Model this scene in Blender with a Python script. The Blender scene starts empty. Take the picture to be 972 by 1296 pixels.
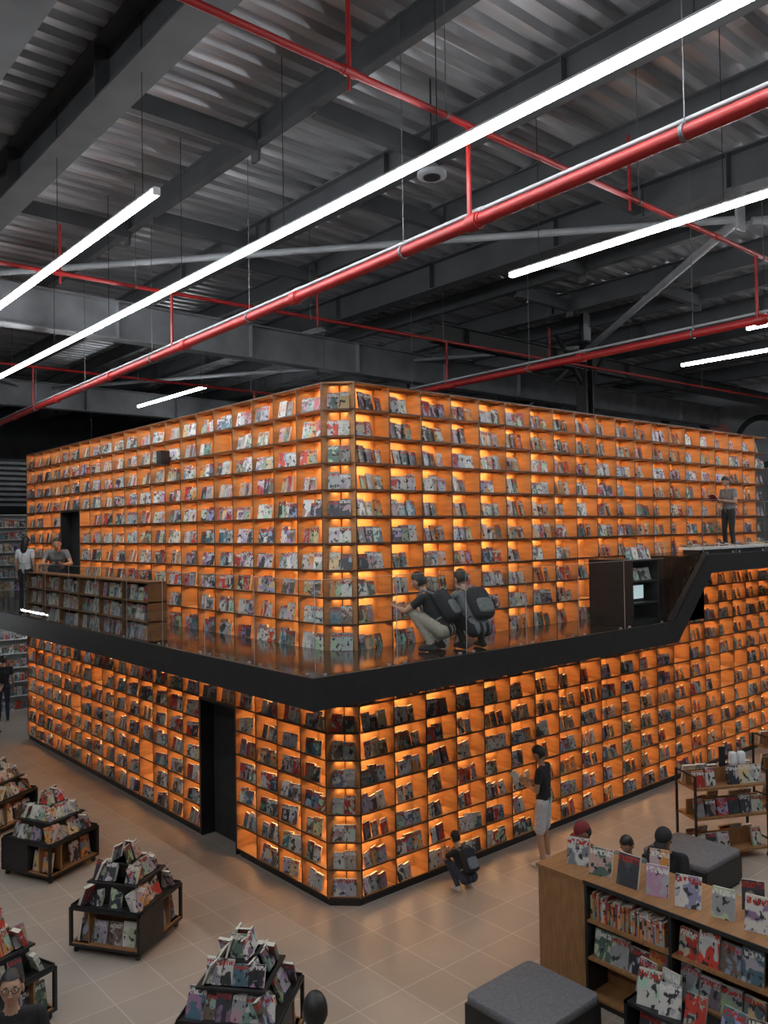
import bpy, math, random
import numpy as np
from mathutils import Vector, Matrix
random.seed(11)
S = bpy.context.scene
R = random.random
def U(a, b): return a + (b - a) * R()

# ------------------------------------------------------------------ materials
def new_mat(name):
    m = bpy.data.materials.new(name); m.use_nodes = True
    nt = m.node_tree
    return m, nt, nt.nodes['Principled BSDF']

def mat(name, col, rough=0.5, metal=0.0, var=0.12, scale=6.0, emit=None, estr=0.0, bump=0.0, stretch=None):
    m, nt, b = new_mat(name)
    b.inputs['Roughness'].default_value = rough
    b.inputs['Metallic'].default_value = metal
    tc = nt.nodes.new('ShaderNodeTexCoord')
    mp = nt.nodes.new('ShaderNodeMapping')
    if stretch: mp.inputs['Scale'].default_value = stretch
    n = nt.nodes.new('ShaderNodeTexNoise'); n.inputs['Scale'].default_value = scale; n.inputs['Detail'].default_value = 3
    nt.links.new(tc.outputs['Object'], mp.inputs['Vector']); nt.links.new(mp.outputs[0], n.inputs['Vector'])
    r = nt.nodes.new('ShaderNodeValToRGB')
    r.color_ramp.elements[0].position = 0.3; r.color_ramp.elements[1].position = 0.7
    r.color_ramp.elements[0].color = (*[max(0, c * (1 - var)) for c in col], 1)
    r.color_ramp.elements[1].color = (*[min(1, c * (1 + var)) for c in col], 1)
    nt.links.new(n.outputs['Fac'], r.inputs['Fac']); nt.links.new(r.outputs['Color'], b.inputs['Base Color'])
    if bump > 0:
        bp = nt.nodes.new('ShaderNodeBump'); bp.inputs['Strength'].default_value = bump; bp.inputs['Distance'].default_value = 0.02
        nt.links.new(n.outputs['Fac'], bp.inputs['Height']); nt.links.new(bp.outputs['Normal'], b.inputs['Normal'])
    if emit:
        b.inputs['Emission Color'].default_value = (*emit, 1); b.inputs['Emission Strength'].default_value = estr
    return m

M_wood = mat('amber_plywood', (0.36, 0.18, 0.075), 0.5, var=0.2, scale=3, stretch=(1, 1, 6))
M_edge = mat('dark_edge_banding', (0.085, 0.036, 0.014), 0.5, var=0.2, scale=6)
M_back = mat('amber_back_panel', (0.60, 0.33, 0.14), 0.45, var=0.12, scale=2)
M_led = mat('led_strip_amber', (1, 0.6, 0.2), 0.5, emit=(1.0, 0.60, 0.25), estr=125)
M_black = mat('black_paint', (0.012, 0.012, 0.013), 0.45, var=0.3)
M_blacksoft = mat('black_matte', (0.02, 0.02, 0.022), 0.8, var=0.3)
M_dfloor = mat('dark_polished_floor', (0.030, 0.020, 0.015), 0.12, var=0.4, scale=4, stretch=(1, 8, 1))
M_oak = mat('oak_board', (0.27, 0.13, 0.05), 0.5, var=0.2, scale=5, stretch=(1, 6, 1))
M_grey = mat('grey_upholstery', (0.13, 0.13, 0.14), 0.9, var=0.15, scale=30, bump=0.3)
M_steel = mat('galvanised_steel', (0.43, 0.435, 0.45), 0.34, 0.65, var=0.5, scale=0.9, stretch=(0.3, 3, 1), bump=0.1)
M_beam = mat('painted_beam', (0.062, 0.065, 0.07), 0.6, 0.1, var=0.2, scale=2)
M_beaml = mat('light_painted_beam', (0.27, 0.28, 0.295), 0.55, 0.1, var=0.2, scale=2)
M_rod = mat('hanger_rod', (0.12, 0.12, 0.125), 0.5, 0.2)
M_red = mat('red_pipe_paint', (0.28, 0.008, 0.008), 0.48, 0.0, var=0.2, scale=5)
M_white = mat('white_paint', (0.7, 0.71, 0.73), 0.5, var=0.06)
M_tube = mat('tube_light_diffuser', (1, 1, 1), 0.4, emit=(0.93, 0.97, 1.0), estr=45)
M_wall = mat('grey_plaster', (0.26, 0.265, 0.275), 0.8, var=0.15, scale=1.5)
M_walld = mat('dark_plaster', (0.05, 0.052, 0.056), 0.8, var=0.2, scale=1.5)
M_page = mat('paper_pages', (0.62, 0.58, 0.50), 0.8, var=0.1, scale=40)
M_screen = mat('monitor_screen', (0.3, 0.32, 0.33), 0.2, emit=(0.7, 0.9, 0.95), estr=0.6)
M_pink = mat('mural_pink', (0.45, 0.18, 0.17), 0.8)
M_rubber = mat('rubber', (0.03, 0.03, 0.03), 0.7)

# floor tiles
def floor_mat():
    m, nt, b = new_mat('floor_tiles')
    tc = nt.nodes.new('ShaderNodeTexCoord')
    br = nt.nodes.new('ShaderNodeTexBrick'); br.offset = 0; br.squash = 1
    br.inputs['Scale'].default_value = 1
    br.inputs['Brick Width'].default_value = 0.6; br.inputs['Row Height'].default_value = 0.6
    br.inputs['Mortar Size'].default_value = 0.006; br.inputs['Mortar Smooth'].default_value = 0.1
    br.inputs['Color1'].default_value = (0.42, 0.355, 0.30, 1); br.inputs['Color2'].default_value = (0.38, 0.32, 0.27, 1)
    br.inputs['Mortar'].default_value = (0.56, 0.50, 0.44, 1)
    nt.links.new(tc.outputs['Object'], br.inputs['Vector'])
    n = nt.nodes.new('ShaderNodeTexNoise'); n.inputs['Scale'].default_value = 1.3; n.inputs['Detail'].default_value = 5
    nt.links.new(tc.outputs['Object'], n.inputs['Vector'])
    mx = nt.nodes.new('ShaderNodeMix'); mx.data_type = 'RGBA'; mx.blend_type = 'MULTIPLY'; mx.inputs['Factor'].default_value = 0.25
    nt.links.new(br.outputs['Color'], mx.inputs['A']); nt.links.new(n.outputs['Fac'], mx.inputs['B'])
    nt.links.new(mx.outputs['Result'], b.inputs['Base Color'])
    b.inputs['Roughness'].default_value = 0.38
    return m
M_floor = floor_mat()

def cover_mat():
    m, nt, b = new_mat('book_cover_print')
    L = nt.links.new; N = nt.nodes.new
    at = N('ShaderNodeAttribute'); at.attribute_name = 'Col'
    uv = N('ShaderNodeUVMap'); uv.uv_map = 'UVMap'
    sp = N('ShaderNodeSeparateXYZ'); L(uv.outputs[0], sp.inputs[0])
    fv = N('ShaderNodeMath'); fv.operation = 'FRACT'; L(sp.outputs['Y'], fv.inputs[0])
    fl = N('ShaderNodeVectorMath'); fl.operation = 'FLOOR'; L(uv.outputs[0], fl.inputs[0])
    wn = N('ShaderNodeTexWhiteNoise'); wn.noise_dimensions = '3D'; L(fl.outputs[0], wn.inputs['Vector'])
    hs = N('ShaderNodeHueSaturation'); hs.inputs['Saturation'].default_value = 0.45; hs.inputs['Value'].default_value = 0.5
    L(wn.outputs['Color'], hs.inputs['Color'])
    n1 = N('ShaderNodeTexNoise'); n1.inputs['Scale'].default_value = 1.7; n1.inputs['Detail'].default_value = 2; n1.inputs['Distortion'].default_value = 0.6
    L(uv.outputs[0], n1.inputs['Vector'])
    g1 = N('ShaderNodeMapRange'); g1.inputs['From Min'].default_value = 0.50; g1.inputs['From Max'].default_value = 0.55
    L(n1.outputs['Fac'], g1.inputs['Value'])
    m1 = N('ShaderNodeMix'); m1.data_type = 'RGBA'; L(g1.outputs[0], m1.inputs['Factor']); L(at.outputs['Color'], m1.inputs['A']); L(hs.outputs[0], m1.inputs['B'])
    n2 = N('ShaderNodeTexNoise'); n2.inputs['Scale'].default_value = 3.2; n2.inputs['Detail'].default_value = 2; L(uv.outputs[0], n2.inputs['Vector'])
    g2 = N('ShaderNodeMapRange'); g2.inputs['From Min'].default_value = 0.58; g2.inputs['From Max'].default_value = 0.62
    L(n2.outputs['Fac'], g2.inputs['Value'])
    m2 = N('ShaderNodeMix'); m2.data_type = 'RGBA'; m2.inputs['B'].default_value = (0.03, 0.03, 0.035, 1)
    L(g2.outputs[0], m2.inputs['Factor']); L(m1.outputs['Result'], m2.inputs['A'])
    a = N('ShaderNodeMath'); a.operation = 'GREATER_THAN'; a.inputs[1].default_value = 0.74; L(fv.outputs[0], a.inputs[0])
    c = N('ShaderNodeMath'); c.operation = 'LESS_THAN'; c.inputs[1].default_value = 0.92; L(fv.outputs[0], c.inputs[0])
    mp = N('ShaderNodeMapping'); mp.inputs['Scale'].default_value = (12, 7, 1); L(uv.outputs[0], mp.inputs[0])
    n3 = N('ShaderNodeTexNoise'); n3.inputs['Scale'].default_value = 1; L(mp.outputs[0], n3.inputs['Vector'])
    d = N('ShaderNodeMath'); d.operation = 'GREATER_THAN'; d.inputs[1].default_value = 0.48; L(n3.outputs['Fac'], d.inputs[0])
    e = N('ShaderNodeMath'); e.operation = 'MULTIPLY'; L(a.outputs[0], e.inputs[0]); L(c.outputs[0], e.inputs[1])
    f = N('ShaderNodeMath'); f.operation = 'MULTIPLY'; L(e.outputs[0], f.inputs[0]); L(d.outputs[0], f.inputs[1])
    tb = N('ShaderNodeMath'); tb.operation = 'GREATER_THAN'; tb.inputs[1].default_value = 0.55; L(wn.outputs['Value'], tb.inputs[0])
    tcx = N('ShaderNodeMix'); tcx.data_type = 'RGBA'; tcx.inputs['A'].default_value = (0.35, 0.03, 0.02, 1); tcx.inputs['B'].default_value = (0.6, 0.59, 0.56, 1)
    L(tb.outputs[0], tcx.inputs['Factor'])
    m3 = N('ShaderNodeMix'); m3.data_type = 'RGBA'; L(f.outputs[0], m3.inputs['Factor']); L(m2.outputs['Result'], m3.inputs['A']); L(tcx.outputs['Result'], m3.inputs['B'])
    L(m3.outputs['Result'], b.inputs['Base Color']); b.inputs['Roughness'].default_value = 0.35
    return m
M_cover = cover_mat()

def glass_mat():
    m = bpy.data.materials.new('railing_glass'); m.use_nodes = True; nt = m.node_tree; nt.nodes.clear()
    o = nt.nodes.new('ShaderNodeOutputMaterial'); mx = nt.nodes.new('ShaderNodeMixShader')
    t = nt.nodes.new('ShaderNodeBsdfTransparent'); t.inputs[0].default_value = (0.88, 0.91, 0.90, 1)
    g = nt.nodes.new('ShaderNodeBsdfGlossy'); g.inputs['Roughness'].default_value = 0.02
    f = nt.nodes.new('ShaderNodeLayerWeight'); f.inputs['Blend'].default_value = 0.25
    p = nt.nodes.new('ShaderNodeMath'); p.operation = 'POWER'; p.inputs[1].default_value = 3.0
    q = nt.nodes.new('ShaderNodeMath'); q.operation = 'MULTIPLY_ADD'; q.inputs[1].default_value = 0.6; q.inputs[2].default_value = 0.06
    nt.links.new(f.outputs['Facing'], p.inputs[0]); nt.links.new(p.outputs[0], q.inputs[0])
    nt.links.new(q.outputs[0], mx.inputs[0]); nt.links.new(t.outputs[0], mx.inputs[1]); nt.links.new(g.outputs[0], mx.inputs[2])
    nt.links.new(mx.outputs[0], o.inputs[0]); return m
M_glass = glass_mat()

# ------------------------------------------------------------------ mesh builder
BOXF = [(0, 3, 2, 1), (4, 5, 6, 7), (0, 1, 5, 4), (1, 2, 6, 5), (2, 3, 7, 6), (3, 0, 4, 7)]
class MB:
    def __init__(s): s.v = []; s.f = []; s.m = []; s.c = []; s.uv = []; s.sm = []
    def add(s, vs, fs, m=0, col=(1, 1, 1), uvs=None, smooth=False, M=None):
        o = len(s.v)
        for v in vs:
            if M is not None: v = M @ Vector(v)
            s.v.append(tuple(v))
        for i, f in enumerate(fs):
            s.f.append([o + k for k in f]); s.m.append(m[i] if isinstance(m, (list, tuple)) else m); s.sm.append(smooth)
            for j in range(len(f)):
                s.c.extend((*col, 1)); s.uv.append(uvs[i][j] if uvs else (0.5, 0.5))
    def box(s, lo, hi, m=0, M=None, col=(1, 1, 1)):
        x0, y0, z0 = lo; x1, y1, z1 = hi
        s.add([(x0, y0, z0), (x1, y0, z0), (x1, y1, z0), (x0, y1, z0), (x0, y0, z1), (x1, y0, z1), (x1, y1, z1), (x0, y1, z1)], BOXF, m, col, M=M)
    def board(s, lo, hi, M=None, front=4):
        s.box(lo, hi, [0, 0, front, 0, 0, 0], M)
    def cyl(s, p0, p1, r0, r1=None, n=10, m=0, M=None, smooth=True):
        r1 = r0 if r1 is None else r1
        p0 = Vector(p0); p1 = Vector(p1); d = (p1 - p0).normalized()
        a = d.orthogonal().normalized(); b = d.cross(a)
        vs = []
        for p, r in ((p0, r0), (p1, r1)):
            for i in range(n):
                t = 2 * math.pi * i / n; vs.append(p + a * (r * math.cos(t)) + b * (r * math.sin(t)))
        s.add(vs, [(i, (i + 1) % n, n + (i + 1) % n, n + i) for i in range(n)], m, M=M, smooth=smooth)
        s.add(vs[:n], [list(range(n))[::-1]], m, M=M); s.add(vs[n:], [list(range(n))], m, M=M)
    def ell(s, c, r, m=0, M=None, e=1.0, nu=14, nv=9, keep=None, fn=None):
        vs = []; c = Vector(c)
        def pw(x): return math.copysign(abs(x) ** e, x)
        for j in range(nv + 1):
            ph = math.pi * j / nv - math.pi / 2
            for i in range(nu):
                th = 2 * math.pi * i / nu
                p = Vector((pw(math.cos(ph)) * pw(math.cos(th)) * r[0], pw(math.cos(ph)) * pw(math.sin(th)) * r[1], pw(math.sin(ph)) * r[2]))
                if fn: p = fn(p)
                vs.append(c + p)
        fs = []
        for j in range(nv):
            for i in range(nu):
                q = (j * nu + i, j * nu + (i + 1) % nu, (j + 1) * nu + (i + 1) % nu, (j + 1) * nu + i)
                if keep:
                    ce = sum((vs[k] for k in q), Vector()) / 4 - c
                    if not keep(ce): continue
                fs.append(q)
        s.add(vs, fs, m, M=M, smooth=True)
    def tube(s, pts, rad, m=0, n=7, M=None):
        for i in range(len(pts) - 1):
            s.cyl(pts[i], pts[i + 1], rad[i], rad[i + 1], n, m, M)
            s.ell(pts[i + 1], (rad[i + 1],) * 3, m, M, nu=7, nv=4)
    def book(s, M, w, h, t, col=None, mc=0, mp=1):
        if col is None: col = bookcol()
        a = random.randrange(200); b = random.randrange(200)
        x0, x1, z0, z1 = -w / 2, w / 2, 0, h
        vs = [(x0, 0, z0), (x1, 0, z0), (x1, 0, z1), (x0, 0, z1), (x0, t, z0), (x1, t, z0), (x1, t, z1), (x0, t, z1)]
        q = [(a + .02, b + .02), (a + .98, b + .02), (a + .98, b + .98), (a + .02, b + .98)]
        sp = [(a + .02, b + .02), (a + .06, b + .02), (a + .06, b + .98), (a + .02, b + .98)]
        s.add(vs, [(0, 1, 2, 3), (5, 4, 7, 6), (4, 0, 3, 7)], mc, col, [q, q, sp], M=M)
        s.add(vs, [(1, 5, 6, 2), (3, 2, 6, 7), (4, 5, 1, 0)], mp, M=M)
    def build(s, name, mats, parent=None, M=None):
        me = bpy.data.meshes.new(name); me.from_pydata(s.v, [], s.f)
        for mm in mats: me.materials.append(mm)
        me.polygons.foreach_set('material_index', s.m); me.polygons.foreach_set('use_smooth', s.sm)
        ca = me.color_attributes.new('Col', 'FLOAT_COLOR', 'CORNER'); ca.data.foreach_set('color', s.c)
        ul = me.uv_layers.new(name='UVMap'); ul.data.foreach_set('uv', [k for u in s.uv for k in u])
        me.update()
        ob = bpy.data.objects.new(name, me); S.collection.objects.link(ob)
        if parent: ob.parent = parent
        if M is not None: ob.matrix_world = M
        return ob

PAL = [((.56, .54, .50), 8), ((.32, .32, .33), 5), ((.04, .04, .05), 7), ((.46, .04, .025), 4), ((.56, .24, .06), 2), ((.07, .14, .18), 2), ((.58, .42, .22), 2), ((.14, .10, .08), 3), ((.09, .15, .12), 1)]
PL = [c for c, w in PAL for _ in range(w)]
def bookcol():
    c = random.choice(PL); k = U(.8, 1.15); return tuple(min(1, x * k) for x in c)
def T(x, y, z): return Matrix.Translation((x, y, z))
def RZ(d): return Matrix.Rotation(math.radians(d), 4, 'Z')
def RX(d): return Matrix.Rotation(math.radians(d), 4, 'X')
def frame(o, u, w):
    return Matrix(((u[0], w[0], 0, o[0]), (u[1], w[1], 0, o[1]), (0, 0, 1, 0), (0, 0, 0, 1)))

# ------------------------------------------------------------------ building of bookshelves
Z0, RH, NR, D = 0.10, 0.357, 19, 0.30
TOP = Z0 + RH * NR
shelf = MB(); books = MB(); TH = 0.011
def cell_books(M, x0, x1, z, depth_front=0.025):
    w = x1 - x0
    if R() < 0.02: return
    n = 3 if R() < 0.7 else 2
    yaw = U(-12, 12) if R() < .4 else 18
    x = x0 + U(0.11, 0.17)
    for i in range(n):
        bw = U(.135, .17); bh = U(.18, .235)
        if x + bw / 2 > x1 - 0.015: break
        books.book(M @ T(x, depth_front + U(0, .012) + 0.014 * (i % 2), z + 0.014) @ RZ(yaw + U(-4, 4)) @ RX(-U(8, 14)), bw, bh, U(.015, .04))
        x += U(.125, .155)
def face(M, nc, cw, skip, rows=lambda c: range(NR)):
    for c in range(nc):
        x0, x1 = c * cw, (c + 1) * cw
        rr = list(rows(c))
        for r in rr:
            z = Z0 + r * RH
            if (c, r) in skip: continue
            shelf.board((x0 + TH, 0, z - TH), (x1 - TH, D, z + TH), M)
            if (c, r + 1) in skip or r == rr[-1]:
                shelf.board((x0 + TH, 0, z + RH - TH), (x1 - TH, D, z + RH + TH), M)
            shelf.board((x0 - TH, -0.004, z - TH), (x0 + TH, D, z + RH + TH), M)
            if (c + 1, r) in skip or c == nc - 1:
                shelf.board((x1 - TH, -0.004, z - TH), (x1 + TH, D, z + RH + TH), M)
            shelf.add([(x0, D - .003, z), (x1, D - .003, z), (x1, D - .003, z + RH), (x0, D - .003, z + RH)], [(0, 1, 2, 3)], 1, M=M)
            zt = z + RH - TH
            shelf.box((x0 + TH, .150, zt - .024), (x1 - TH, .158, zt), 0, M)
            xm = (x0 + x1) / 2
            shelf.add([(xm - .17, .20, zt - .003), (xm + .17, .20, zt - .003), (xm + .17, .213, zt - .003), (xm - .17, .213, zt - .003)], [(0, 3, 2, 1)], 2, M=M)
            cell_books(M, x0 + TH, x1 - TH, z)
CW_R, NC_R = 0.603, 20
CW_L, NC_L = 0.575, 21
CH = 0.32
MR = frame((CH, 0), (1, 0), (0, 1))
EXT = 10
face(MR, NC_R + EXT, CW_R, set(), lambda c: range(NR) if c < NC_R else range(12))
LEN_L = CW_L * NC_L; YL = CH + LEN_L
ML = frame((0, YL), (0, -1), (1, 0))
skipL = set()
for c in (4, 5):
    for r in range(6): skipL.add((NC_L - 1 - c, r))
for c in (15, 16):
    for r in range(9, 15): skipL.add((NC_L - 1 - c, r))
face(ML, NC_L, CW_L, skipL)
h = math.sqrt(.5); MC = frame((0, CH), (h, -h), (h, h)); WC = CH * math.sqrt(2)
for r in range(NR):
    z = Z0 + r * RH
    tri = [(0, 0, z - TH), (WC, 0, z - TH), (WC / 2, WC / 2, z - TH), (0, 0, z + TH), (WC, 0, z + TH), (WC / 2, WC / 2, z + TH)]
    shelf.add(tri, [(0, 2, 1), (3, 4, 5), (0, 1, 4, 3), (1, 2, 5, 4), (2, 0, 3, 5)], [0, 0, 4, 0, 0], M=MC)
    shelf.add([(0.003, 0, z), (WC / 2, WC / 2 - .003, z), (WC - .003, 0, z), (0.003, 0, z + RH), (WC / 2, WC / 2 - .003, z + RH), (WC - .003, 0, z + RH)], [(0, 1, 4, 3), (1, 2, 5, 4)], 1, M=MC)
    zt = z + RH - TH - .003
    shelf.box((.10, .082, zt - .02), (WC - .10, .088, zt + .003), 0, MC)
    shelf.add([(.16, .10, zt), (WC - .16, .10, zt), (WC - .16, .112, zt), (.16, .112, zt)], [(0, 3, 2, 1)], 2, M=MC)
    for x in (.15, .30):
        books.book(MC @ T(x, .02, z + .014) @ RZ(U(-5, 5)) @ RX(-12), .15, U(.2, .24), .02)
shelf.add([(0, 0, TOP - TH), (WC, 0, TOP - TH), (WC / 2, WC / 2, TOP - TH), (0, 0, TOP + TH), (WC, 0, TOP + TH), (WC / 2, WC / 2, TOP + TH)], [(0, 2, 1), (3, 4, 5), (0, 1, 4, 3)], 0, M=MC)
XR = CH + CW_R * NC_R; XE = CH + CW_R * (NC_R + EXT)
shelf.box((D + .002, D + .002, 0), (XR, YL, TOP), 3)
shelf.box((XR + .001, D + .002, 0), (XE, YL * .5, Z0 + 12 * RH), 3)
shelf.box((CH, .02, 0), (XE, D, Z0 - TH), 3)
shelf.box((.02, CH, 0), (D, 2.55, Z0 - TH), 3); shelf.box((.02, 3.75, 0), (D, YL, Z0 - TH), 3)
shelf.add([(0.02, 0, 0), (WC - .02, 0, 0), (WC / 2, WC / 2, 0), (0.02, 0, Z0 - TH), (WC - .02, 0, Z0 - TH), (WC / 2, WC / 2, Z0 - TH)], [(0, 1, 4, 3), (3, 4, 5)], 3, M=MC)
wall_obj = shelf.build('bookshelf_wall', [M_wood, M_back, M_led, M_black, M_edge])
books.build('shelved_books', [M_cover, M_page], parent=wall_obj)

def door(name, y0, y1, z0, z1):
    b = MB()
    b.box((.0, y0 - .0, z0), (.29, y0 + .03, z1), 0); b.box((.0, y1 - .03, z0), (.29, y1, z1), 0)
    b.box((.0, y0 + .03, z1 - .03), (.29, y1 - .03, z1), 0)
    b.box((.24, y0 + .03, z0 + .005), (.28, y1 - .03, z1 - .03), 1)
    b.cyl((.20, y0 + .14, z0 + 1.0), (.20, y0 + .14, z0 + 1.25), .012, m=2)
    b.box((.2, y0 + .13, z0 + 1.02), (.24, y0 + .15, z0 + 1.04), 2); b.box((.2, y0 + .13, z0 + 1.2), (.24, y0 + .15, z0 + 1.22), 2)
    return b.build(name, [M_black, M_blacksoft, M_rod])
y4 = CH + 4 * CW_L
door('door_1', y4 + .012, y4 + 2 * CW_L - .012, 0, Z0 + 6 * RH - .012)
y15 = CH + 15 * CW_L
door('door_2', y15 + .012, y15 + 2 * CW_L - .012, 3.34, Z0 + 15 * RH - .012)

# ------------------------------------------------------------------ balcony
BT, BB, PT, PB = 3.33, 3.04, 4.385, 4.10
bal = MB()
bal.box((-1.5, -1.5, BB), (-.005, 20, BT), 0)
bal.box((-.005, YL + .1, BB), (9, 20, BT), 0)
prof = [(-.005, BB), (5.72, BB), (6.85, PB), (XE, PB), (XE, PT), (6.7, PT), (5.54, BT), (-.005, BT)]
n = len(prof)
vs = [(x, -1.5, z) for x, z in prof] + [(x, -.006, z) for x, z in prof]
bal.add(vs, [list(range(n))] + [[2 * n - 1 - i for i in range(n)]] + [((i + 1) % n, i, n + i, n + (i + 1) % n) for i in range(n)], 0)
bal.add([(-.005, -.005, BB), (CH, -.005, BB), (-.005, CH, BB), (-.005, -.005, BT), (CH, -.005, BT), (-.005, CH, BT)], [(0, 2, 1), (3, 4, 5), (1, 2, 5, 4)], 0)
bal.box((-1.5, -1.5, BT), (-1.44, 20, BT + .05), 0); bal.box((-1.44, -1.5, BT), (5.54, -1.44, BT + .05), 0)
bal.box((6.7, -1.5, PT), (XE, -1.44, PT + .03), 0)
sl = [(5.54, BT - .02), (6.7, PT - .02), (6.7, PT + .07), (5.50, BT + .07)]
vs = [(x, -1.5, z) for x, z in sl] + [(x, -1.42, z) for x, z in sl]
bal.add(vs, [(0, 1, 2, 3), (7, 6, 5, 4), (3, 2, 6, 7), (0, 3, 7, 4), (1, 5, 6, 2)], 0)
bal.box((-1.44, -1.44, BT), (-.01, 20, BT + .006), 1); bal.box((-.01, -1.44, BT), (5.4, -.01, BT + .006), 1)
bal.box((6.75, -1.44, PT), (XE, -.01, PT + .006), 1)
bal.box((0, YL + .1, BT), (9, 20, BT + .006), 1)
ns = 6
for i in range(ns):
    x0 = 5.5 + i * .2; bal.box((x0, -1.40, BT), (6.75, -.02, BT + (i + 1) * (PT - BT) / ns), 1)
bo = bal.build('balcony', [M_black, M_dfloor])
gl = MB()
def panel(p0, p1, z, hgt):
    p0 = Vector(p0); p1 = Vector(p1); L = (p1 - p0).length; d = (p1 - p0) / L
    nn = max(1, round(L / 1.2)); w = L / nn
    M = Matrix(((d.x, -d.y, 0, p0.x), (d.y, d.x, 0, p0.y), (0, 0, 1, z), (0, 0, 0, 1)))
    for i in range(nn):
        gl.add([(i * w + .006, 0, 0), ((i + 1) * w - .006, 0, 0), ((i + 1) * w - .006, 0, hgt), (i * w + .006, 0, hgt)], [(0, 1, 2, 3)], 0, M=M)
        gl.box((i * w + .006, -.004, hgt), ((i + 1) * w - .006, .004, hgt + .006), 1, M)
        for k in (.12, w - .12): gl.box((i * w + k - .02, -.012, -.01), (i * w + k + .02, .012, .06), 1, M)
        gl.box((i * w - .003, -.004, .0), (i * w + .003, .004, hgt), 1, M)
panel((-1.41, 19.9), (-1.41, -1.41), BT + .01, 1.05)
panel((-1.40, -1.41), (5.5, -1.41), BT + .01, 1.05)
panel((6.75, -1.41), (XE, -1.41), PT + .01, .95)
gl.build('glass_railing', [M_glass, M_steel])

# ------------------------------------------------------------------ room shell
def plain(name, lo, hi, m):
    b = MB(); b.box(lo, hi, 0); return b.build(name, [m])
plain('floor', (-16, -16, -.1), (24, 26, 0), M_floor)
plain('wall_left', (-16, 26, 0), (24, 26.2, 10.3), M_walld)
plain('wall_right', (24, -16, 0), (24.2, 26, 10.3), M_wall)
ZD = 10.15
dk = MB(); P = .30
ys = -16; pts = []
while ys < 26:
    pts += [(ys, ZD), (ys + .13, ZD), (ys + .17, ZD + .09), (ys + .26, ZD + .09)]; ys += P
for i in range(len(pts) - 1):
    (ya, za), (yb, zb) = pts[i], pts[i + 1]
    dk.add([(-16, ya, za), (24, ya, za), (24, yb, zb), (-16, yb, zb)], [(0, 3, 2, 1)], 0)
dk.box((-16, -16, ZD + .2), (24, 26, ZD + .25), 0)
dk.build('ceiling', [M_steel])

def ibeam(name, axis, c, a0, a1, zb, zt, w, m):
    b = MB(); t = .025
    def bx(l0, l1, z0, z1):
        if axis == 'Y': b.box((c + l0, a0, z0), (c + l1, a1, z1))
        else: b.box((a0, c + l0, z0), (a1, c + l1, z1))
    bx(-w / 2, w / 2, zb, zb + t); bx(-w / 2, w / 2, zt - t, zt); bx(-.012, .012, zb + t, zt - t)
    k = a0 + 1
    while k < a1 and w > .2:
        if axis == 'Y': b.box((c - w / 2 + .01, k, zb + t), (c + w / 2 - .01, k + .012, zt - t))
        else: b.box((k, c - w / 2 + .01, zb + t), (k + .012, c + w / 2 - .01, zt - t))
        k += 3.0
    return b.build(name, [m])
for x, w, zb in [(-6.6, .3, 9.55), (-4.3, .5, 9.45), (-2.98, .36, 9.5), (-.9, .12, 9.82), (1.0, .22, 9.7), (2.9, .14, 9.82), (4.8, .3, 9.6), (6.7, .14, 9.82), (8.6, .22, 9.7), (10.5, .14, 9.82), (12.4, .3, 9.6), (14.5, .14, 9.82), (17, .22, 9.7), (20, .22, 9.7)]:
    ibeam('ceiling_beam', 'Y', x, -16, 26, zb, ZD - .001, w, M_beam)
for y, zb, zt in [(7.0, 8.7, 9.45), (16.5, 8.7, 9.45), (-12, 8.7, 9.45)]:
    ibeam('roof_girder', 'X', y, -16, 24, zb, zt, .34, M_beaml)
br = MB()
for (xa, xb, y) in [(-2.8, -.9, .3), (-.9, 1.0, -.9), (1.0, 2.9, .8), (2.9, 4.8, -1.6), (-2.8, -.9, 4.2), (4.8, 6.7, .8), (-.9, 1.0, 3.4), (1, 2.9, 4.3), (6.7, 8.6, 2.5), (8.6, 10.5, .5)]:
    br.box((xa, y, 9.72), (xb, y + .12, 9.75)); br.box((xa, y, 9.75), (xb, y + .02, 9.92)); br.box((xa, y, 9.92), (xb, y + .12, 9.95))
    br.box((xb - .06, y - .02, 9.6), (xb - .02, y + .14, 10.1))
br.build('purlin_bracing', [M_beam])
ds = MB()
ds.cyl((-5.0, 9.25, 9.35), (5.2, -2.9, 9.35), .055, n=12); ds.cyl((5.2, -2.9, 9.35), (10.4, 3.5, 9.2), .07, n=12)
ds.cyl((10.4, 3.2, 9.3), (20, 14, 9.35), .055, n=12); ds.cyl((5.4, -3.0, 9.35), (14, -12, 9.35), .055, n=12)
ds.cyl((-5, 9.2, 9.35), (1, 16.4, 9.3), .05, n=12); ds.cyl((10.2, 3.5, 9.3), (2, 16.4, 9.3), .05, n=12)
ds.cyl((-5, 9.0, 9.3), (-14, -2, 9.3), .05, n=12)
for x, y in ((5.25, -2.9), (10.4, 3.4)):
    ds.box((x - .12, y - .02, 9.2), (x + .12, y + .02, ZD), 0)
ds.build('diagonal_brace', [M_beaml])
cm = MB(); 
cm.box((10.25, 3.35, TOP), (10.29, 3.65, 9.4)); cm.box((10.51, 3.35, TOP), (10.55, 3.65, 9.4)); cm.box((10.29, 3.49, TOP), (10.51, 3.51, 9.4))
cm.box((10.1, 3.2, TOP), (10.7, 3.8, TOP + .05)); cm.box((10.1, 3.2, 9.35), (10.7, 3.8, 9.42)); cm.cyl((10.4, 3.5, 9.4), (10.4, 3.5, ZD), .1, n=8)
for s_ in (-1, 1): cm.cyl((10.4, 3.5, 8.3), (10.4 + 1.1 * s_, 3.5, 9.5), .06, n=6)
cm.build('steel_column', [M_black])
ibeam('roof_girder', 'X', 3.5, 5.2, 24, 8.75, 9.15, .22, M_black)

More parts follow.
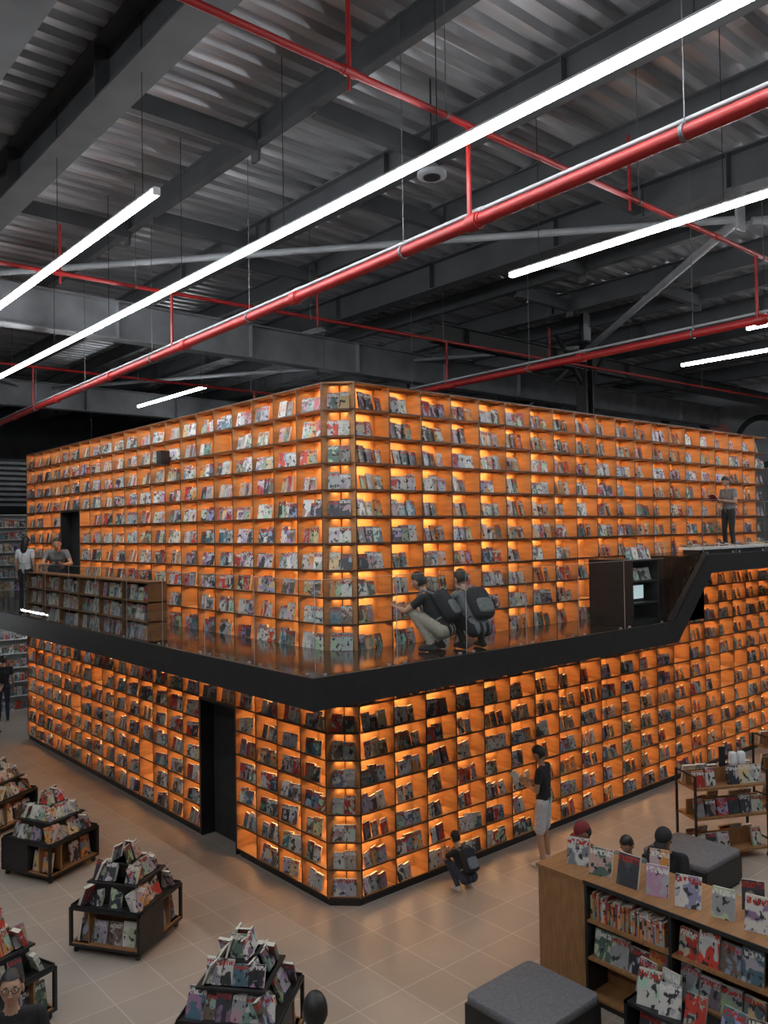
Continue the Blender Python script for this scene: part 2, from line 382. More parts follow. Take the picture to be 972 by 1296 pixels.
# ------------------------------------------------------------------ tube lights
def tube_light(x, y0, y1, z=8.2, w=.066, zt=ZD):
    b = MB()
    b.box((x - w / 2, y0, z - .03), (x + w / 2, y1, z + .022), 0)
    b.box((x - w / 2 - .004, y0 - .01, z + .022), (x + w / 2 + .004, y1 + .01, z + .042), 1)
    b.box((x - w / 2 - .003, y0 - .02, z - .032), (x + w / 2 + .003, y0, z + .042), 1); b.box((x - w / 2 - .003, y1, z - .032), (x + w / 2 + .003, y1 + .02, z + .042), 1)
    k = y0 + .3
    while k < y1:
        b.cyl((x, k, z + .04), (x, k, zt), .005, n=5, m=2); k += 2.4
    return b.build('linear_pendant_light', [M_tube, M_white, M_black])
tube_light(-1.45, -8.5, 9.5)
tube_light(-3.0, -1.12, 8.0)
tube_light(1.72, -9.5, -1.54)
tube_light(7.1, -9, -2.1); tube_light(9.1, -9, .2); tube_light(4.4, -10, -5)
tube_light(-6.5, -10, 4); tube_light(-9.5, -12, 6)  # unseen rows beside and behind the camera, added for fill light
tube_light(3.6, 10, 14, 8.6); tube_light(7, 9, 15, 8.6)
tube_light(13, -8, 0, 8.4); tube_light(-6.5, 18, 24, 7.6); tube_light(17, -8, 0, 8.4)
tube_light(1.6, 13.2, 15.4, 2.88, .05, BB); tube_light(-3.6, 13.2, 15.4, 2.88, .05, ZD)  # under-balcony tube added out of view to brighten the dark back shelving

# ------------------------------------------------------------------ sprinkler pipes
def pipe(name, p0, p1, r, m=M_red, hang=3.1, coup=3.0, zd=ZD):
    b = MB(); p0 = Vector(p0); p1 = Vector(p1); L = (p1 - p0).length; d = (p1 - p0) / L
    b.cyl(p0, p1, r, n=14)
    k = .6
    while k < L:
        p = p0 + d * k; b.cyl(p - d * .06, p + d * .06, r * 1.35, n=14); b.cyl(p - d * .09, p - d * .06, r * 1.15, n=14); k += coup
    k = 1.4
    while k < L:
        p = p0 + d * k; b.cyl(p - d * .015, p + d * .015, r * 1.25, n=10, m=1)
        if hang < 90: b.cyl(p, (p.x, p.y, zd), .005, n=5, m=1)
        k += hang
    return b.build(name, [m, M_rod])
def lerp2(xa, ya, xb, yb, y): return xa + (xb - xa) * (y - ya) / (yb - ya)
xa, ya, xb, yb = -1.08, -6.07, -.45, 12.9
pipe('sprinkler_main_pipe', (lerp2(xa, ya, xb, yb, -10), -10, 7.7), (lerp2(xa, ya, xb, yb, 16), 16, 7.7), .058)
pipe('galvanised_conduit', (lerp2(xa, ya, xb, yb, -10) + .04, -10, 7.81), (lerp2(xa, ya, xb, yb, 16) + .04, 16, 7.81), .02, M_beaml, hang=99)
pipe('sprinkler_main_pipe', (4.55, -10, 7.7), (5.2, 16, 7.7), .058)
pipe('galvanised_conduit', (4.58, -10, 7.81), (5.23, 16, 7.81), .02, M_beaml, hang=99)
pipe('sprinkler_branch_pipe', (-12, -3.35, 8.6), (18, -3.4, 8.6), .03)
pipe('sprinkler_branch_pipe', (-12, 3.6, 8.6), (18, 2.3, 8.6), .03)
pipe('sprinkler_branch_pipe', (-12, 10, 8.6), (20, 10, 8.6), .03)
sr = MB()
for x, y in [(-1.02, -3.37), (4.66, -3.38), (-.75, 3.1), (4.9, 2.8), (-.6, 10), (5.0, 10)]:
    sr.cyl((x, y, 7.72), (x, y, 8.6), .022, n=8)
for x, y in [(-2.4, -3.36), (1.6, -3.38), (-2.4, 3.2), (1.9, 2.95), (7.0, -3.38), (8, 2.7)]:
    sr.cyl((x, y, 8.62), (x, y, 9.3), .020, n=8); sr.cyl((x, y, 8.45), (x, y, 8.58), .014, n=6)
sr.build('sprinkler_riser', [M_red])
for (x, y, z) in [(.14, -1.71, 9.0), (-4.6, 6.3, 8.9), (3.0, -5.6, 8.9)]:
    p = MB(); p.cyl((x, y, z), (x, y, z + .05), .17, n=24); p.cyl((x, y, z + .05), (x, y, z + .16), .15, .05, n=20); p.cyl((x, y, z + .1), (x, y, ZD), .012, n=6, m=1)
    p.cyl((x, y, z - .015), (x, y, z), .1, n=20, m=1); p.build('ceiling_speaker', [M_beaml, M_black])

def speaker(M):
    b = MB(); b.box((-.09, -.18, -.12), (.09, -.02, .12), 0, M); b.box((-.02, -.02, -.02), (.02, .04, .02), 0, M)
    b.cyl(M @ Vector((0, -.18, .04)), M @ Vector((0, -.186, .04)), .05, n=16, m=1); b.cyl(M @ Vector((0, -.18, -.06)), M @ Vector((0, -.186, -.06)), .035, n=16, m=1)
    b.build('wall_speaker', [M_black, M_rubber])
speaker(T(-.02, 4.75, 6.22) @ RZ(-90)); speaker(T(5.75, -.03, 2.88)); speaker(T(.02, 5.6, 2.72) @ RZ(-90))

mu = MB()
def disc(y, z, r, m, th=.02): mu.cyl((23.99, y, z), (23.99 - th, y, z), r, n=36, m=m)
for (y, z, r) in [(8.6, 8.2, 1.3), (5.4, 8.0, 1.0), (11.6, 8.4, .8), (3.0, 8.0, .9)]:
    disc(y, z, r, 0, .01); disc(y, z, r * .78, 1, .02)
disc(7.0, 8.4, .45, 2, .03); disc(4.2, 7.4, .6, 2, .03); disc(10.2, 8.6, .4, 2, .03); disc(1.8, 6.6, 1.1, 2, .01)
mu.build('wall_mural', [M_black, M_wall, M_pink])
sb = MB()
sb.box((-7, 18.2, 5.8), (4, 18.4, 7.3), 1)
for i in range(9): sb.box((-7, 18.05, 5.84 + i * .16), (4, 18.2, 5.92 + i * .16), 0)
for x in (-6.9, -3.5, 0.1, 3.9): sb.cyl((x, 18.3, 7.3), (x, 18.3, ZD), .02, n=6, m=1)
sb.build('slatted_bulkhead', [M_beaml, M_beam])

# ------------------------------------------------------------------ furniture
def caster(b, x, y, M, m=3):
    b.cyl(M @ Vector((x, y - .015, .035)), M @ Vector((x, y + .015, .035)), .035, n=12, m=m); b.box((x - .012, y - .022, .03), (x + .012, y + .022, .085), m, M)
def display_cart(x, y, rot, seed):
    random.seed(seed); b = MB(); M = T(x, y, 0) @ RZ(rot); H = .475; zb = .085; zt = .53
    b.box((-H, -H, zb), (H, H, zb + .03), 2, M); b.box((-H, -H, zt - .03), (H, H, zt), 2, M)
    b.box((-.2, -.2, zb + .03), (.2, .2, zt - .03), 4, M)
    for sx in (-1, 1):
        for sy in (-1, 1):
            b.box((min(sx * H, sx * (H - .035)), min(sy * H, sy * (H - .035)), zb), (max(sx * H, sx * (H - .035)), max(sy * H, sy * (H - .035)), zt), 2, M)
            caster(b, sx * (H - .06), sy * (H - .06), M)
    for k in range(4):
        Q = M @ RZ(90 * k)
        if (k + seed) % 2 == 0:
            b.box((-H + .035, -.24, zb + .03), (H - .035, -.22, zt - .03), 4, Q)
            b.box((-H + .035, -H + .005, zb + .03), (H - .035, -.24, zb + .04), 4, Q)
            for xx in (-.30, -.12, .10, .29):
                if R() < .85: b.book(Q @ T(xx + U(-.02, .02), -H + .07, zb + .042) @ RX(-10), .17, U(.24, .3), .03)
        else:
            b.box((-H + .035, -H + .005, zb + .03), (.02, -H + .02, zt - .03), 2, Q)
            b.box((.02, -H + .005, zb + .03), (.04, -.24, zt - .03), 2, Q); b.box((.04, -.24, zb + .03), (H - .035, -.22, zt - .03), 4, Q)
            b.box((.04, -H + .005, zb + .03), (H - .035, -.24, zb + .04), 4, Q)
            for xx in (.15, .33): b.book(Q @ T(xx, -H + .07, zb + .042) @ RX(-10), .17, .27, .03)
        for xx in (-.35, -.21, -.07, .07, .21, .35):
            if R() < .86: b.book(Q @ T(xx + U(-.02, .02), -H + .08 + U(0, .05), zt + .002) @ RZ(U(-14, 14)) @ RX(-24), U(.13, .18), U(.20, .27), U(.015, .05))
        b.box((-H + .02, -H + .012, zt), (H - .02, -H + .02, zt + .03), 2, Q)
        for xx in (-.21, -.07, 0.07, .21):
            if R() < .9: b.book(Q @ T(xx + U(-.02, .02), -.27, zt + .262) @ RZ(U(-12, 12)) @ RX(-24), .15, U(.18, .23), U(.015, .05))
        if k % 2 == 0:
            for xx in (-.09, .08):
                b.book(Q @ T(xx, -.12, zt + .442) @ RZ(U(-12, 12)) @ RX(-16), .14, U(.17, .22), .02)
        elif R() < .7: b.book(Q @ T(0, -.13, zt + .442) @ RX(-20), .15, .2, .02)
    b.box((-.29, -.29, zt), (.29, .29, zt + .26), 2, M); b.box((-.14, -.14, zt + .26), (.14, .14, zt + .44), 2, M)
    b.box((-.33, -.33, zt + .24), (.33, .33, zt + .26), 2, M); b.box((-.17, -.17, zt + .42), (.17, .17, zt + .44), 2, M)
    b.build('book_display_cart', [M_cover, M_page, M_black, M_rubber, M_oak])
display_cart(-2.32, 1.27, 33, 1); display_cart(-2.27, 4.1, 25, 2); display_cart(-2.45, -1.62, 40, 3); display_cart(-2.35, 6.6, 33, 4)
display_cart(-4.15, .45, 20, 5); display_cart(-2.5, 8.9, 10, 6); display_cart(-4.2, 5.4, 30, 8)
random.seed(5)

def bench(x0, x1, y0, y1, h=.45):
    b = MB(); b.box((x0 + .03, y0 + .03, 0), (x1 - .03, y1 - .03, .04), 0); b.box((x0, y0, .04), (x1, y1, h - .08), 0)
    b.ell(((x0 + x1) / 2, (y0 + y1) / 2, h - .04), ((x1 - x0) / 2, (y1 - y0) / 2, .045), 1, e=.12, nu=48, nv=12)
    b.build('upholstered_bench', [M_black, M_grey])
bench(-.76, .20, -3.75, -2.88); bench(3.65, 4.6, -3.0, -2.05); bench(1.75, 2.75, -4.0, -2.3, .45)

def long_bookcase():
    b = MB(); X0, X1, Y1, Y0, H = .65, 1.45, -2.66, -8.6, 1.25
    b.box((X0 + .03, Y0, 0), (X1 - .03, Y1, .07), 2)
    b.box((X0, Y1 - .6, .07), (X1, Y1, H - .03), 4)
    b.box((X0 - .02, Y0, H - .03), (X1 + .02, Y1 + .02, H), 4)
    b.box((X0 - .022, Y0, H - .035), (X0 - .02 + .012, Y1 - .6, H + .004), 2)
    b.box((X0 + .34, Y0, .07), (X0 + .37, Y1 - .6, H - .03), 4)
    for z in (.07, .45, .83): b.box((X0, Y0, z), (X1, Y1 - .6, z + .025), 4)
    y = Y1 - .6; k = 0
    while y > Y0:
        b.box((X0 - .004, y - .03, .07), (X1, y, H - .03), 2)
        for z in (.475, .855):
            yy = y - .06
            if k == 0 and z > .8:
                while yy > y - .9:
                    t = U(.015, .03); b.book(T(X0 + .04 + .12, yy, z) , .22, U(.2, .28), t, (.55, .22, .08) if R() < .7 else None); yy -= t + .002
            else:
                while yy > y - .85:
                    b.book(T(X0 + .05, yy - .1, z) @ RZ(-90 + U(-5, 5)) @ RX(-10), .19, U(.24, .3), .04); yy -= .205
        y -= .95; k += 1
    for i in range(17):
        y = Y1 - .66 - i * .33
        b.book(T(X0 + .20 + U(-.03, .03), y, H + .002) @ RZ(-90 + U(-4, 34)) @ RX(-14), U(.20, .24), U(.27, .33), .03)
        b.box((X0 + .27, y - .02, H), (X0 + .34, y + .02, H + .06), 2)
        if i % 3 == 1: b.book(T(X0 + .58, y - .12, H + .002) @ RZ(-90 + U(0, 40)) @ RX(-14), U(.19, .22), U(.25, .3), .03)
    b.book(T(X0 + .26, Y1 - .33, H + .002) @ RZ(-70) @ RX(-12), .24, .28, .02, (.5, .5, .48))
    b.cyl((X0 + .45, Y1 - .2, H), (X0 + .45, Y1 - .2, H + .06), .09, .07, n=18, m=2)
    Xa, Yr = .28, -3.95
    b.box((Xa, Y0, 0), (X0 - .005, Yr, .07), 2); b.box((Xa, Y0, .42), (X0 - .005, Yr, .45), 2); b.box((Xa + .25, Y0, .07), (Xa + .27, Yr, .42), 4); b.box((Xa, Y0, .07), (X0 - .005, Yr, .085), 4)
    y = Yr
    while y > Y0:
        b.box((Xa, y - .03, .07), (X0 - .005, y, .45), 2)
        for yy in (y - .2, y - .42, y - .64):
            b.book(T(Xa + .07, yy, .09) @ RZ(-90) @ RX(-10), .2, .28, .03)
            b.book(T(Xa + .06, yy + U(-.03, .03), .452) @ RZ(-90 + U(-10, 25)) @ RX(-22), U(.18, .22), U(.26, .32), .03)
            if R() < .5: b.book(T(Xa + .2, yy + .1 + U(-.03, .03), .452) @ RZ(-90 + U(-10, 25)) @ RX(-14), U(.18, .22), U(.26, .32), .03)
        y -= .8
    b.build('low_bookcase', [M_cover, M_page, M_black, M_rubber, M_oak])
long_bookcase()

def shelf_trolley(x, y, rot, extra=True):
    b = MB(); M = T(x, y, 0) @ RZ(rot); W, Dp, H = .6, .24, 1.25
    for sx in (-1, 1):
        for sy in (-1, 1):
            b.box((sx * W - .015, sy * Dp - .015, .07), (sx * W + .015, sy * Dp + .015, H + .02), 2, M); caster(b, sx * W, sy * Dp, M)
        b.box((sx * W - .012, -Dp, H), (sx * W + .012, Dp, H + .02), 2, M); b.box((sx * W - .012, -Dp, .25), (sx * W + .012, Dp, .27), 2, M)
    for z in (.12, .62, 1.05):
        b.box((-W, -Dp, z), (W, Dp, z + .03), 4, M); b.box((-W, -.01, z + .03), (W, .01, z + .25), 4, M)
        for side in (0, 180):
            xx = -.48
            while xx < .5:
                if R() < .85: b.book(M @ RZ(side) @ T(xx, -Dp + .06, z + .032) @ RZ(U(-6, 6)) @ RX(-12), U(.15, .19), U(.22, .28), .04)
                xx += .19
    if extra:
        b.box((-.05, -.02, 1.32), (.06, -.01, 1.6), 2, M); b.cyl(M @ Vector((0, 0, 1.08)), M @ Vector((0, 0, 1.4)), .01, m=2)
        for xx in (.2, .34): b.ell((xx, 0, 1.40), (.06, .05, .11), 5, M, e=.5); b.cyl(M @ Vector((xx, 0, 1.08)), M @ Vector((xx, 0, 1.3)), .03, m=5)
    b.build('book_trolley', [M_cover, M_page, M_black, M_rubber, M_oak, M_white])
shelf_trolley(5.35, -2.35, -28); shelf_trolley(8.3, -2.1, -20, False)
shelf_trolley(7.6, -4.6, 10, False)

def bookcase(name, x0, x1, y, z, hgt, rows, dep=.35, mcol=4, yawM=None, wood=M_oak):
    b = MB(); M = yawM or Matrix.Identity(4); M = T(x0, y, z) @ M; W = x1 - x0
    b.box((0, dep - .02, 0), (W, dep, hgt), mcol, M)
    nd = max(1, round(W / .9)); rh = hgt / rows
    for i in range(nd + 1): b.box((i * W / nd - .012, 0, 0), (i * W / nd + .012, dep - .02, hgt), mcol, M)
    for r in range(rows + 1): b.box((-.012, 0, r * rh - .01 if r else 0), (W + .012, dep - .02, r * rh + .012), mcol, M)
    for i in range(nd):
        for r in range(rows):
            xx = i * W / nd + .03; 
            while xx < (i + 1) * W / nd - .12:
                w = U(.11, .16); b.book(M @ T(xx + w / 2, .05, r * rh + .014) @ RX(-6), w, min(rh - .06, U(.18, .26)), .05); xx += w + U(.005, .04)
    return b.build(name, [M_cover, M_page, M_black, M_rubber, wood, M_white])
bookcase('balcony_bookcase', -1.32, 4.08, 8.2, BT + .01, .86, 3, .3, 4, RZ(-90), mat('walnut_board', (.17, .08, .032), .5, var=.2, scale=5))
bookcase('white_bookcase', -3, 6, 17.0, BT + .01, 2.2, 6, .35, 5)
bookcase('white_bookcase', -9, 4, 16.0, 0, 2.4, 6, .4, 5)
bookcase('dark_bookcase', -12, -3, 20.0, 0, 2.2, 5, .4, 2)

c = MB(); cx, cy = 4.75, -1.30
c.box((cx, cy, BT + .01), (cx + .75, cy + .8, BT + .10), 2); c.box((cx, cy + .78, BT + .1), (cx + .75, cy + .8, BT + 1.05), 2)
c.box((cx, cy, BT + .1), (cx + .02, cy + .8, BT + 1.05), 2); c.box((cx + .73, cy, BT + .1), (cx + .75, cy + .8, BT + 1.05), 2)
for z in (.36, .70, 1.03): c.box((cx + .02, cy, BT + z), (cx + .73, cy + .78, BT + z + .025), 2)
c.box((cx + .2, cy + .15, BT + .40), (cx + .55, cy + .20, BT + .66), 2); c.box((cx + .22, cy + .144, BT + .43), (cx + .53, cy + .15, BT + .64), 6)
for z in (.725, 1.057):
    for i in range(4): c.book(T(cx + .12 + i * .17, cy + .1, BT + z) @ RX(-15), .14, .2, .03)
c.build('service_counter', [M_cover, M_page, M_black, M_rubber, M_oak, M_white, M_screen])
c = MB(); c.box((6.9, -1.25, PT + .01), (12.6, -.95, PT + .10), 2); c.box((6.85, -1.3, PT + .10), (12.65, -.9, PT + .14), 5)
for i in range(10): c.book(T(7.0 + i * .4, -1.1, PT + .145) @ RZ(U(-15, 15)) @ RX(-78), .16, .22, .02)
c.build('low_display_bench', [M_cover, M_page, M_black, M_rubber, M_oak, M_white])

# ------------------------------------------------------------------ people
def cloth(name, c, r=.85): return mat(name, c, r, var=.15, scale=25, bump=.15)
SKIN = mat('skin', (.42, .24, .16), .55, var=.06, scale=20); HAIR = mat('black_hair', (.012, .010, .009), .5, var=.3, scale=60)
EYE = mat('eye_dark', (.02, .015, .012), .2); EYEW = mat('eye_white', (.7, .68, .65), .3); LIP = mat('lips', (.35, .12, .10), .5); WSHOE = cloth('white_shoe', (.6, .6, .6)); DSHOE = cloth('dark_shoe', (.03, .03, .03))
C_black = cloth('black_cotton', (.016, .016, .018)); C_lgrey = cloth('light_grey_cotton', (.52, .53, .55)); C_navy = cloth('navy_denim', (.03, .04, .07)); C_grey = cloth('grey_cotton', (.16, .17, .18)); C_bag = cloth('backpack_fabric', (.02, .02, .024)); C_red = cloth('dark_red_cap', (.18, .02, .025)); C_beige = cloth('beige_cotton', (.33, .29, .24))

POSE = {
 'stand': dict(pel=(0, 0, .95), che=(0, .0, 1.25), nec=(0, .015, 1.455), hea=(0, .055, 1.585), sho=(.185, 0, 1.39), elb=(.245, .02, 1.12), wri=(.10, .23, 1.16), hip=(.09, 0, .90), kne=(.115, .03, .49), ank=(.125, -.02, .085), toe=(.155, .13, .035), tilt=28),
 'squat': dict(pel=(0, -.16, .26), che=(0, .03, .54), nec=(0, .13, .73), hea=(0, .21, .84), sho=(.175, .08, .665), elb=(.23, .30, .50), wri=(.10, .46, .53), hip=(.09, -.14, .25), kne=(.17, .24, .48), ank=(.14, -.02, .085), toe=(.16, .14, .035), tilt=22),
 'sit': dict(pel=(0, 0, .55), che=(0, .04, .84), nec=(0, .08, 1.04), hea=(0, .13, 1.165), sho=(.18, .05, .98), elb=(.24, .13, .72), wri=(.11, .34, .72), hip=(.09, .02, .54), kne=(.13, .42, .52), ank=(.12, .40, .085), toe=(.13, .55, .035), tilt=30),
 'lean': dict(pel=(0, -.08, .92), che=(0, .16, 1.16), nec=(0, .29, 1.31), hea=(0, .37, 1.42), sho=(.18, .23, 1.265), elb=(.28, .38, 1.02), wri=(.14, .60, 1.02), hip=(.09, -.08, .90), kne=(.10, -.02, .48), ank=(.10, -.06, .085), toe=(.12, .09, .035), tilt=15),
 'idle': dict(pel=(0, 0, .95), che=(0, .0, 1.25), nec=(0, .01, 1.455), hea=(0, .03, 1.59), sho=(.185, 0, 1.39), elb=(.235, -.02, 1.12), wri=(.24, .06, .87), hip=(.09, 0, .90), kne=(.10, .03, .49), ank=(.10, -.02, .085), toe=(.12, .13, .035), tilt=5),
}
def person(name, loc, face_dir, pose, top, bottom, shoe=DSHOE, shorts=False, sleeve=.5, hair='short', scale=1.0, pack=None, hold=None, cap=None, glasses=False, tilt=None):
    P = POSE[pose]; V = lambda k, s=1: Vector((P[k][0] * s, P[k][1], P[k][2]))
    segs = []  # p0,p1,r0,r1,label   0 top 1 bottom 2 skin 3 shoe
    pel, che, nec, hea = V('pel'), V('che'), V('nec'), V('hea')
    mid = pel.lerp(che, .45)
    for s in (-1, 1):
        o = Vector((s, 0, 0))
        hip, kne, ank, toe = V('hip', s), V('kne', s), V('ank', s), V('toe', s)
        sho, elb, wri = V('sho', s), V('elb', s), V('wri', s)
        segs += [(pel + o * .06, mid + o * .048, .098, .088, 0), (mid + o * .048, che + o * .07, .088, .098, 0), (che + o * .07, sho - o * .035, .095, .055, 0), (pel + o * .05, hip, .10, .10, 1)]
        kb = kne.lerp(hip, .15)
        segs += [(hip, kb, .095, .064 if not shorts else .090, 1), (kb, kne, .058 if shorts else .064, .052 if shorts else .060, 2 if shorts else 1), (kne, kne.lerp(ank, .35), .050 if shorts else .06, .055, 2 if shorts else 1), (kne.lerp(ank, .35), kne.lerp(ank, .92), .055, .036 if shorts else .048, 2 if shorts else 1), (ank, toe, .042, .032, 3), (ank + Vector((0, -.04, -.045)), toe, .036, .03, 3)]
        k = sho.lerp(elb, sleeve)
        segs += [(sho, k, .056, .054, 0), (k, elb, .042, .037, 2), (elb, elb.lerp(wri, .3), .037, .038, 2), (elb.lerp(wri, .3), wri, .038, .025, 2)]
    shl, shr = V('sho', -1), V('sho', 1)
    segs += [(shl, shr, .052, .052, 0), (pel, che, .10, .108, 0), (che, nec - (nec - che) * .3, .10, .062, 0), (nec - (nec - che) * .3, hea - Vector((0, .012, .03)), .050, .048, 2)]
    b = MB()
    for p0, p1, r0, r1, l in segs:
        if (p1 - p0).length > 1e-4: b.cyl(p0, p1, r0, r1, 14)
        b.ell(p0, (r0,) * 3, nu=14, nv=8); b.ell(p1, (r1,) * 3, nu=14, nv=8)
    tmp = b.build('tmp', [C_black])
    md = tmp.modifiers.new('r', 'REMESH'); md.mode = 'VOXEL'; md.voxel_size = .013
    sm = tmp.modifiers.new('s', 'SMOOTH'); sm.factor = .5; sm.iterations = 5
    dg = bpy.context.evaluated_depsgraph_get(); dg.update()
    me = bpy.data.meshes.new_from_object(tmp.evaluated_get(dg)); bpy.data.objects.remove(tmp)
    nf = len(me.polygons); C = np.empty(nf * 3); me.polygons.foreach_get('center', C); C = C.reshape(-1, 3)
    best = np.full(nf, 1e9); lab = np.zeros(nf, int)
    for p0, p1, r0, r1, l in segs:
        a = np.array(p0); d = np.array(p1) - a; q = max(1e-9, d @ d); t = np.clip(((C - a) @ d) / q, 0, 1)
        ds_ = np.linalg.norm(C - (a + t[:, None] * d), axis=1) - (r0 + (r1 - r0) * t)
        k = ds_ < best; best[k] = ds_[k]; lab[k] = l
    me.materials.clear()
    for mm in (top, bottom, SKIN, shoe): me.materials.append(mm)
    me.polygons.foreach_set('material_index', lab.astype('i4')); me.polygons.foreach_set('use_smooth', [True] * nf)
    root = bpy.data.objects.new(name, None); S.collection.objects.link(root)
    body = bpy.data.objects.new('body', me); S.collection.objects.link(body); body.parent = root
    hb = MB(); HM = T(*hea) @ RX(-(P['tilt'] if tilt is None else tilt)) @ T(0, 0, .015)
    def hf(p):
        q = Vector(p)
        if q.z < 0: q.x *= 1 + .28 * q.z / .12; q.y *= 1 + .12 * q.z / .12
        if q.y < 0: q.y *= 1.04
        return q
    hb.ell((0, 0, 0), (.077, .093, .118), 0, HM, nu=32, nv=24, fn=hf)
    hb.ell((0, .094, -.018), (.011, .016, .024), 0, HM, nu=10, nv=8); hb.ell((0, .100, -.032), (.015, .013, .010), 0, HM, nu=10, nv=6)
    for s in (-1, 1):
        hb.ell((s * .077, -.005, -.01), (.012, .02, .032), 0, HM, nu=10, nv=8)
        hb.ell((s * .031, .080, .006), (.014, .008, .007), 4, HM, nu=10, nv=6); hb.ell((s * .031, .085, .006), (.006, .005, .006), 2, HM, nu=8, nv=6)
        hb.ell((s * .031, .084, .028), (.018, .007, .004), 1, HM, nu=10, nv=4)
        if glasses:
            pts = [(s * .033 + .025 * math.cos(t), .098, .004 + .019 * math.sin(t)) for t in [i * math.pi / 6 for i in range(13)]]
            hb.tube(pts, [.0025] * 13, 1, 5, HM); hb.tube([(s * .058, .096, .006), (s * .078, .0, .008)], [.0025] * 2, 1, 5, HM); hb.tube([(0, .1, .006), (s * .009, .098, .006)], [.0025] * 2, 1, 5, HM)
    hb.ell((0, .083, -.058), (.023, .008, .006), 3, HM, nu=10, nv=6)
    hb.ell((0, -.006, .012), (.086, .101, .122), 1, HM, nu=32, nv=24, keep=lambda p: (p.y < .005 and p.z > -.07) or (p.y < .045 and p.z > .02) or (p.z > .06))
    if hair == 'long': hb.ell((0, -.075, -.10), (.085, .045, .17), 1, HM, e=.8)
    if cap:
        hb.ell((0, -.004, .03), (.092, .108, .108), 5, HM, nu=24, nv=16, keep=lambda p: p.z > 0.0)
        hb.ell((0, .11, .035), (.065, .07, .008), 5, HM)
    hb.build('head', [SKIN, HAIR, EYE, LIP, EYEW, cap or HAIR], parent=root)
    hm = MB()
    for s in (-1, 1):
        wri = V('wri', s); elb = V('elb', s); d = (wri - elb).normalized()
        side = Vector((-s, 0, 0)); side = (side - d * side.dot(d)).normalized(); nrm = d.cross(side) * s
        Q = Matrix(((side.x, d.x, nrm.x, wri.x), (side.y, d.y, nrm.y, wri.y), (side.z, d.z, nrm.z, wri.z), (0, 0, 0, 1)))
        hm.ell((0, .045, 0), (.040, .052, .016), 0, Q, e=.8, nu=12, nv=8)
        sg = -1 if (Q.to_3x3() @ Vector((0, 0, 1))).z > 0 else 1
        sg = -sg if pose != 'idle' else sg
        for i, L in enumerate((.068, .078, .074, .058)):
            x = .028 - i * .019; y = .085
            pts = [(x, y, 0), (x * 1.05, y + L * .42, sg * .008), (x * 1.05, y + L * .72, sg * .028), (x, y + L * .8, sg * .05)]
            hm.tube(pts, [.0095, .009, .008, .007], 0, 6, Q)
        hm.tube([(.03, .02, 0), (.052, .045, sg * .01), (.05, .07, sg * .025), (.042, .088, sg * .03)], [.013, .011, .0095, .008], 0, 6, Q)
    hm.build('hands', [SKIN], parent=root)
    if hold:
        ob = MB(); w = (V('wri', 1) + V('wri', -1)) / 2
        for s in (-1, 1):
            Mk = T(w.x, w.y + .11, w.z + .03) @ RX(-40) @ RZ(s * 16)
            x0, x1 = (0, .12) if s > 0 else (-.12, 0)
            ob.box((x0, 0, -.02), (x1, .008, .16), 0, Mk); ob.box((x0, .0082, -.022), (x1, .0105, .162), 1, Mk)
        ob.build('book_in_hands', [M_page, C_red], parent=root)
    if pack:
        pb = MB(); ax = (che - pel).normalized(); bk = Vector((0, -1, 0)); bk = (bk - ax * bk.dot(ax)).normalized(); sd = Vector((1, 0, 0))
        o = pel.lerp(che, .75) + bk * .175
        Q = Matrix(((sd.x, bk.x, ax.x, o.x), (sd.y, bk.y, ax.y, o.y), (sd.z, bk.z, ax.z, o.z), (0, 0, 0, 1)))
        pb.ell((0, 0, 0), (.145, .08, .21), 0, Q, e=.45, nu=24, nv=16); pb.ell((0, .07, -.07), (.11, .035, .10), 1, Q, e=.45, nu=18, nv=12)
        for s in (-1, 1):
            a = o + ax * .16 + sd * s * .09; sh = V('sho', s) * .7 + nec * .3
            pts = [a, sh + ax * .066 + bk * .03, sh + ax * .03 - bk * .085, che + sd * s * .12 - bk * .105, mid + sd * s * .135 - bk * .06, mid + sd * s * .13 + bk * .07]
            pb.tube(pts, [.015] * 6, 1, 6)
        pb.tube([o + ax * .20 + sd * .04, o + ax * .25, o + ax * .20 - sd * .04], [.008] * 3, 1, 6)
        pb.build('backpack', [pack, C_grey], parent=root)
    ang = math.atan2(-face_dir[0], face_dir[1])
    root.matrix_world = T(*loc) @ Matrix.Rotation(ang, 4, 'Z') @ Matrix.Scale(scale, 4)
    return root
person('standing_man', (3.12, -.78, 0), (-.35, .95), 'stand', C_black, C_lgrey, WSHOE, shorts=True, hold='book')
person('crouching_boy', (1.66, -.55, 0), (.1, 1), 'squat', C_black, C_navy, WSHOE, pack=C_bag, scale=.76)
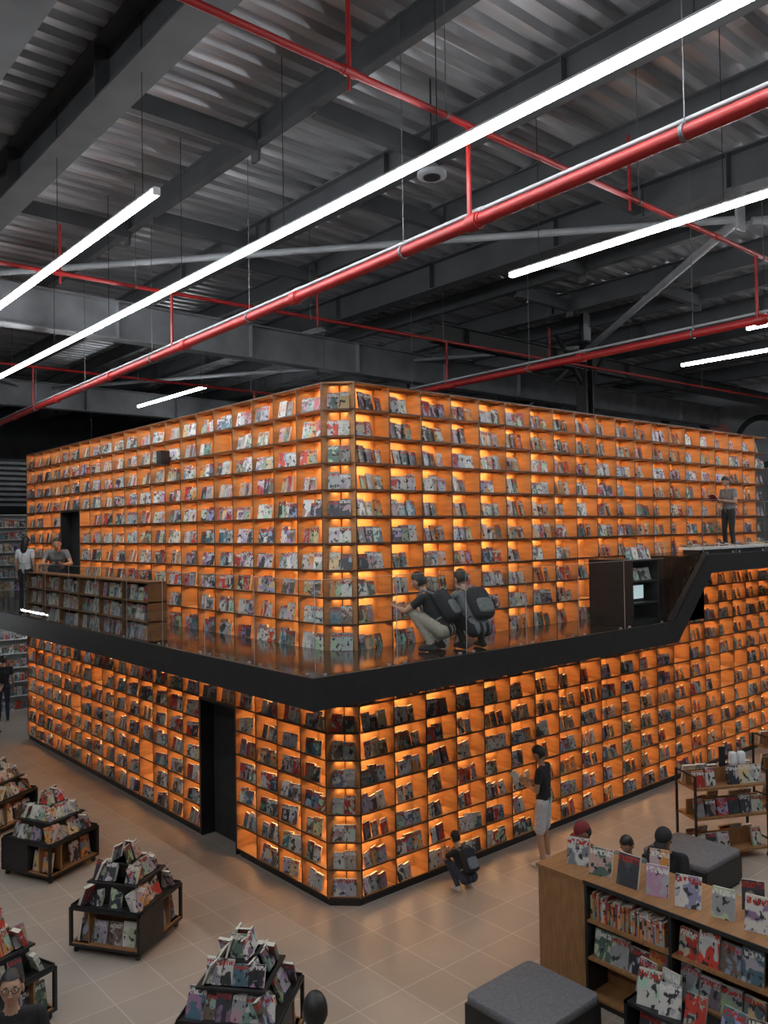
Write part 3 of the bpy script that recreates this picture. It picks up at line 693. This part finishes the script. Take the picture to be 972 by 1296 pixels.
person('crouching_reader', (1.00, -.75, BT + .008), (-.45, 1), 'squat', C_black, C_beige, DSHOE, pack=C_bag, scale=1.04)
person('crouching_reader', (1.46, -.98, BT + .008), (.15, 1), 'squat', C_grey, C_black, DSHOE, pack=C_bag, scale=1.06)
person('browsing_woman', (9.3, -.6, PT + .008), (-.8, .3), 'stand', C_grey, C_black, DSHOE, hold='book', scale=.86)
person('leaning_man', (-.55, 8.75, BT + .008), (-.35, -1), 'lean', C_grey, C_navy, scale=.98)
person('standing_woman', (-.85, 9.8, BT + .008), (.4, .3), 'idle', C_lgrey, C_black, hair='long', scale=.9)
person('shopper', (.15, 14.9, 0), (.2, 1), 'idle', C_black, C_navy, scale=1)
person('shopper', (-.5, 13.6, 0), (.9, .5), 'stand', C_lgrey, C_black, scale=.95, hair='long')
person('seated_man', (2.42, -3.2, 0), (-.9, -.1), 'sit', C_black, C_navy, cap=C_black, scale=1.06)
person('seated_child', (2.25, -2.8, 0.0), (-.9, -.1), 'sit', C_grey, C_navy, scale=.94)
person('seated_boy', (2.05, -2.40, 0.0), (-.8, .5), 'sit', C_black, C_navy, cap=C_red, scale=1.0)
person('walking_man', (-3.17, -3.80, 0), (.55, .8), 'idle', C_black, C_navy, scale=1.0)
person('shopper', (-4.62, -2.02, 0), (-.35, -.9), 'idle', C_black, C_navy, scale=1.0, glasses=True, tilt=-12)

# ------------------------------------------------------------------ world + camera
w = bpy.data.worlds.new('World'); S.world = w; w.use_nodes = True
bg = w.node_tree.nodes['Background']; bg.inputs[0].default_value = (.68, .67, .67, 1); bg.inputs[1].default_value = .14
S.view_settings.view_transform = 'Standard'
cam = bpy.data.cameras.new('camera'); co = bpy.data.objects.new('camera', cam); S.collection.objects.link(co)
cam.sensor_fit = 'VERTICAL'; cam.sensor_height = 24; cam.lens = 24 * 1040 / 1296; cam.clip_start = .05; cam.clip_end = 200
co.matrix_world = T(-6.50, -8.46, 4.90) @ RZ(-40.8) @ RX(91.32) @ RZ(-.9)
S.camera = co
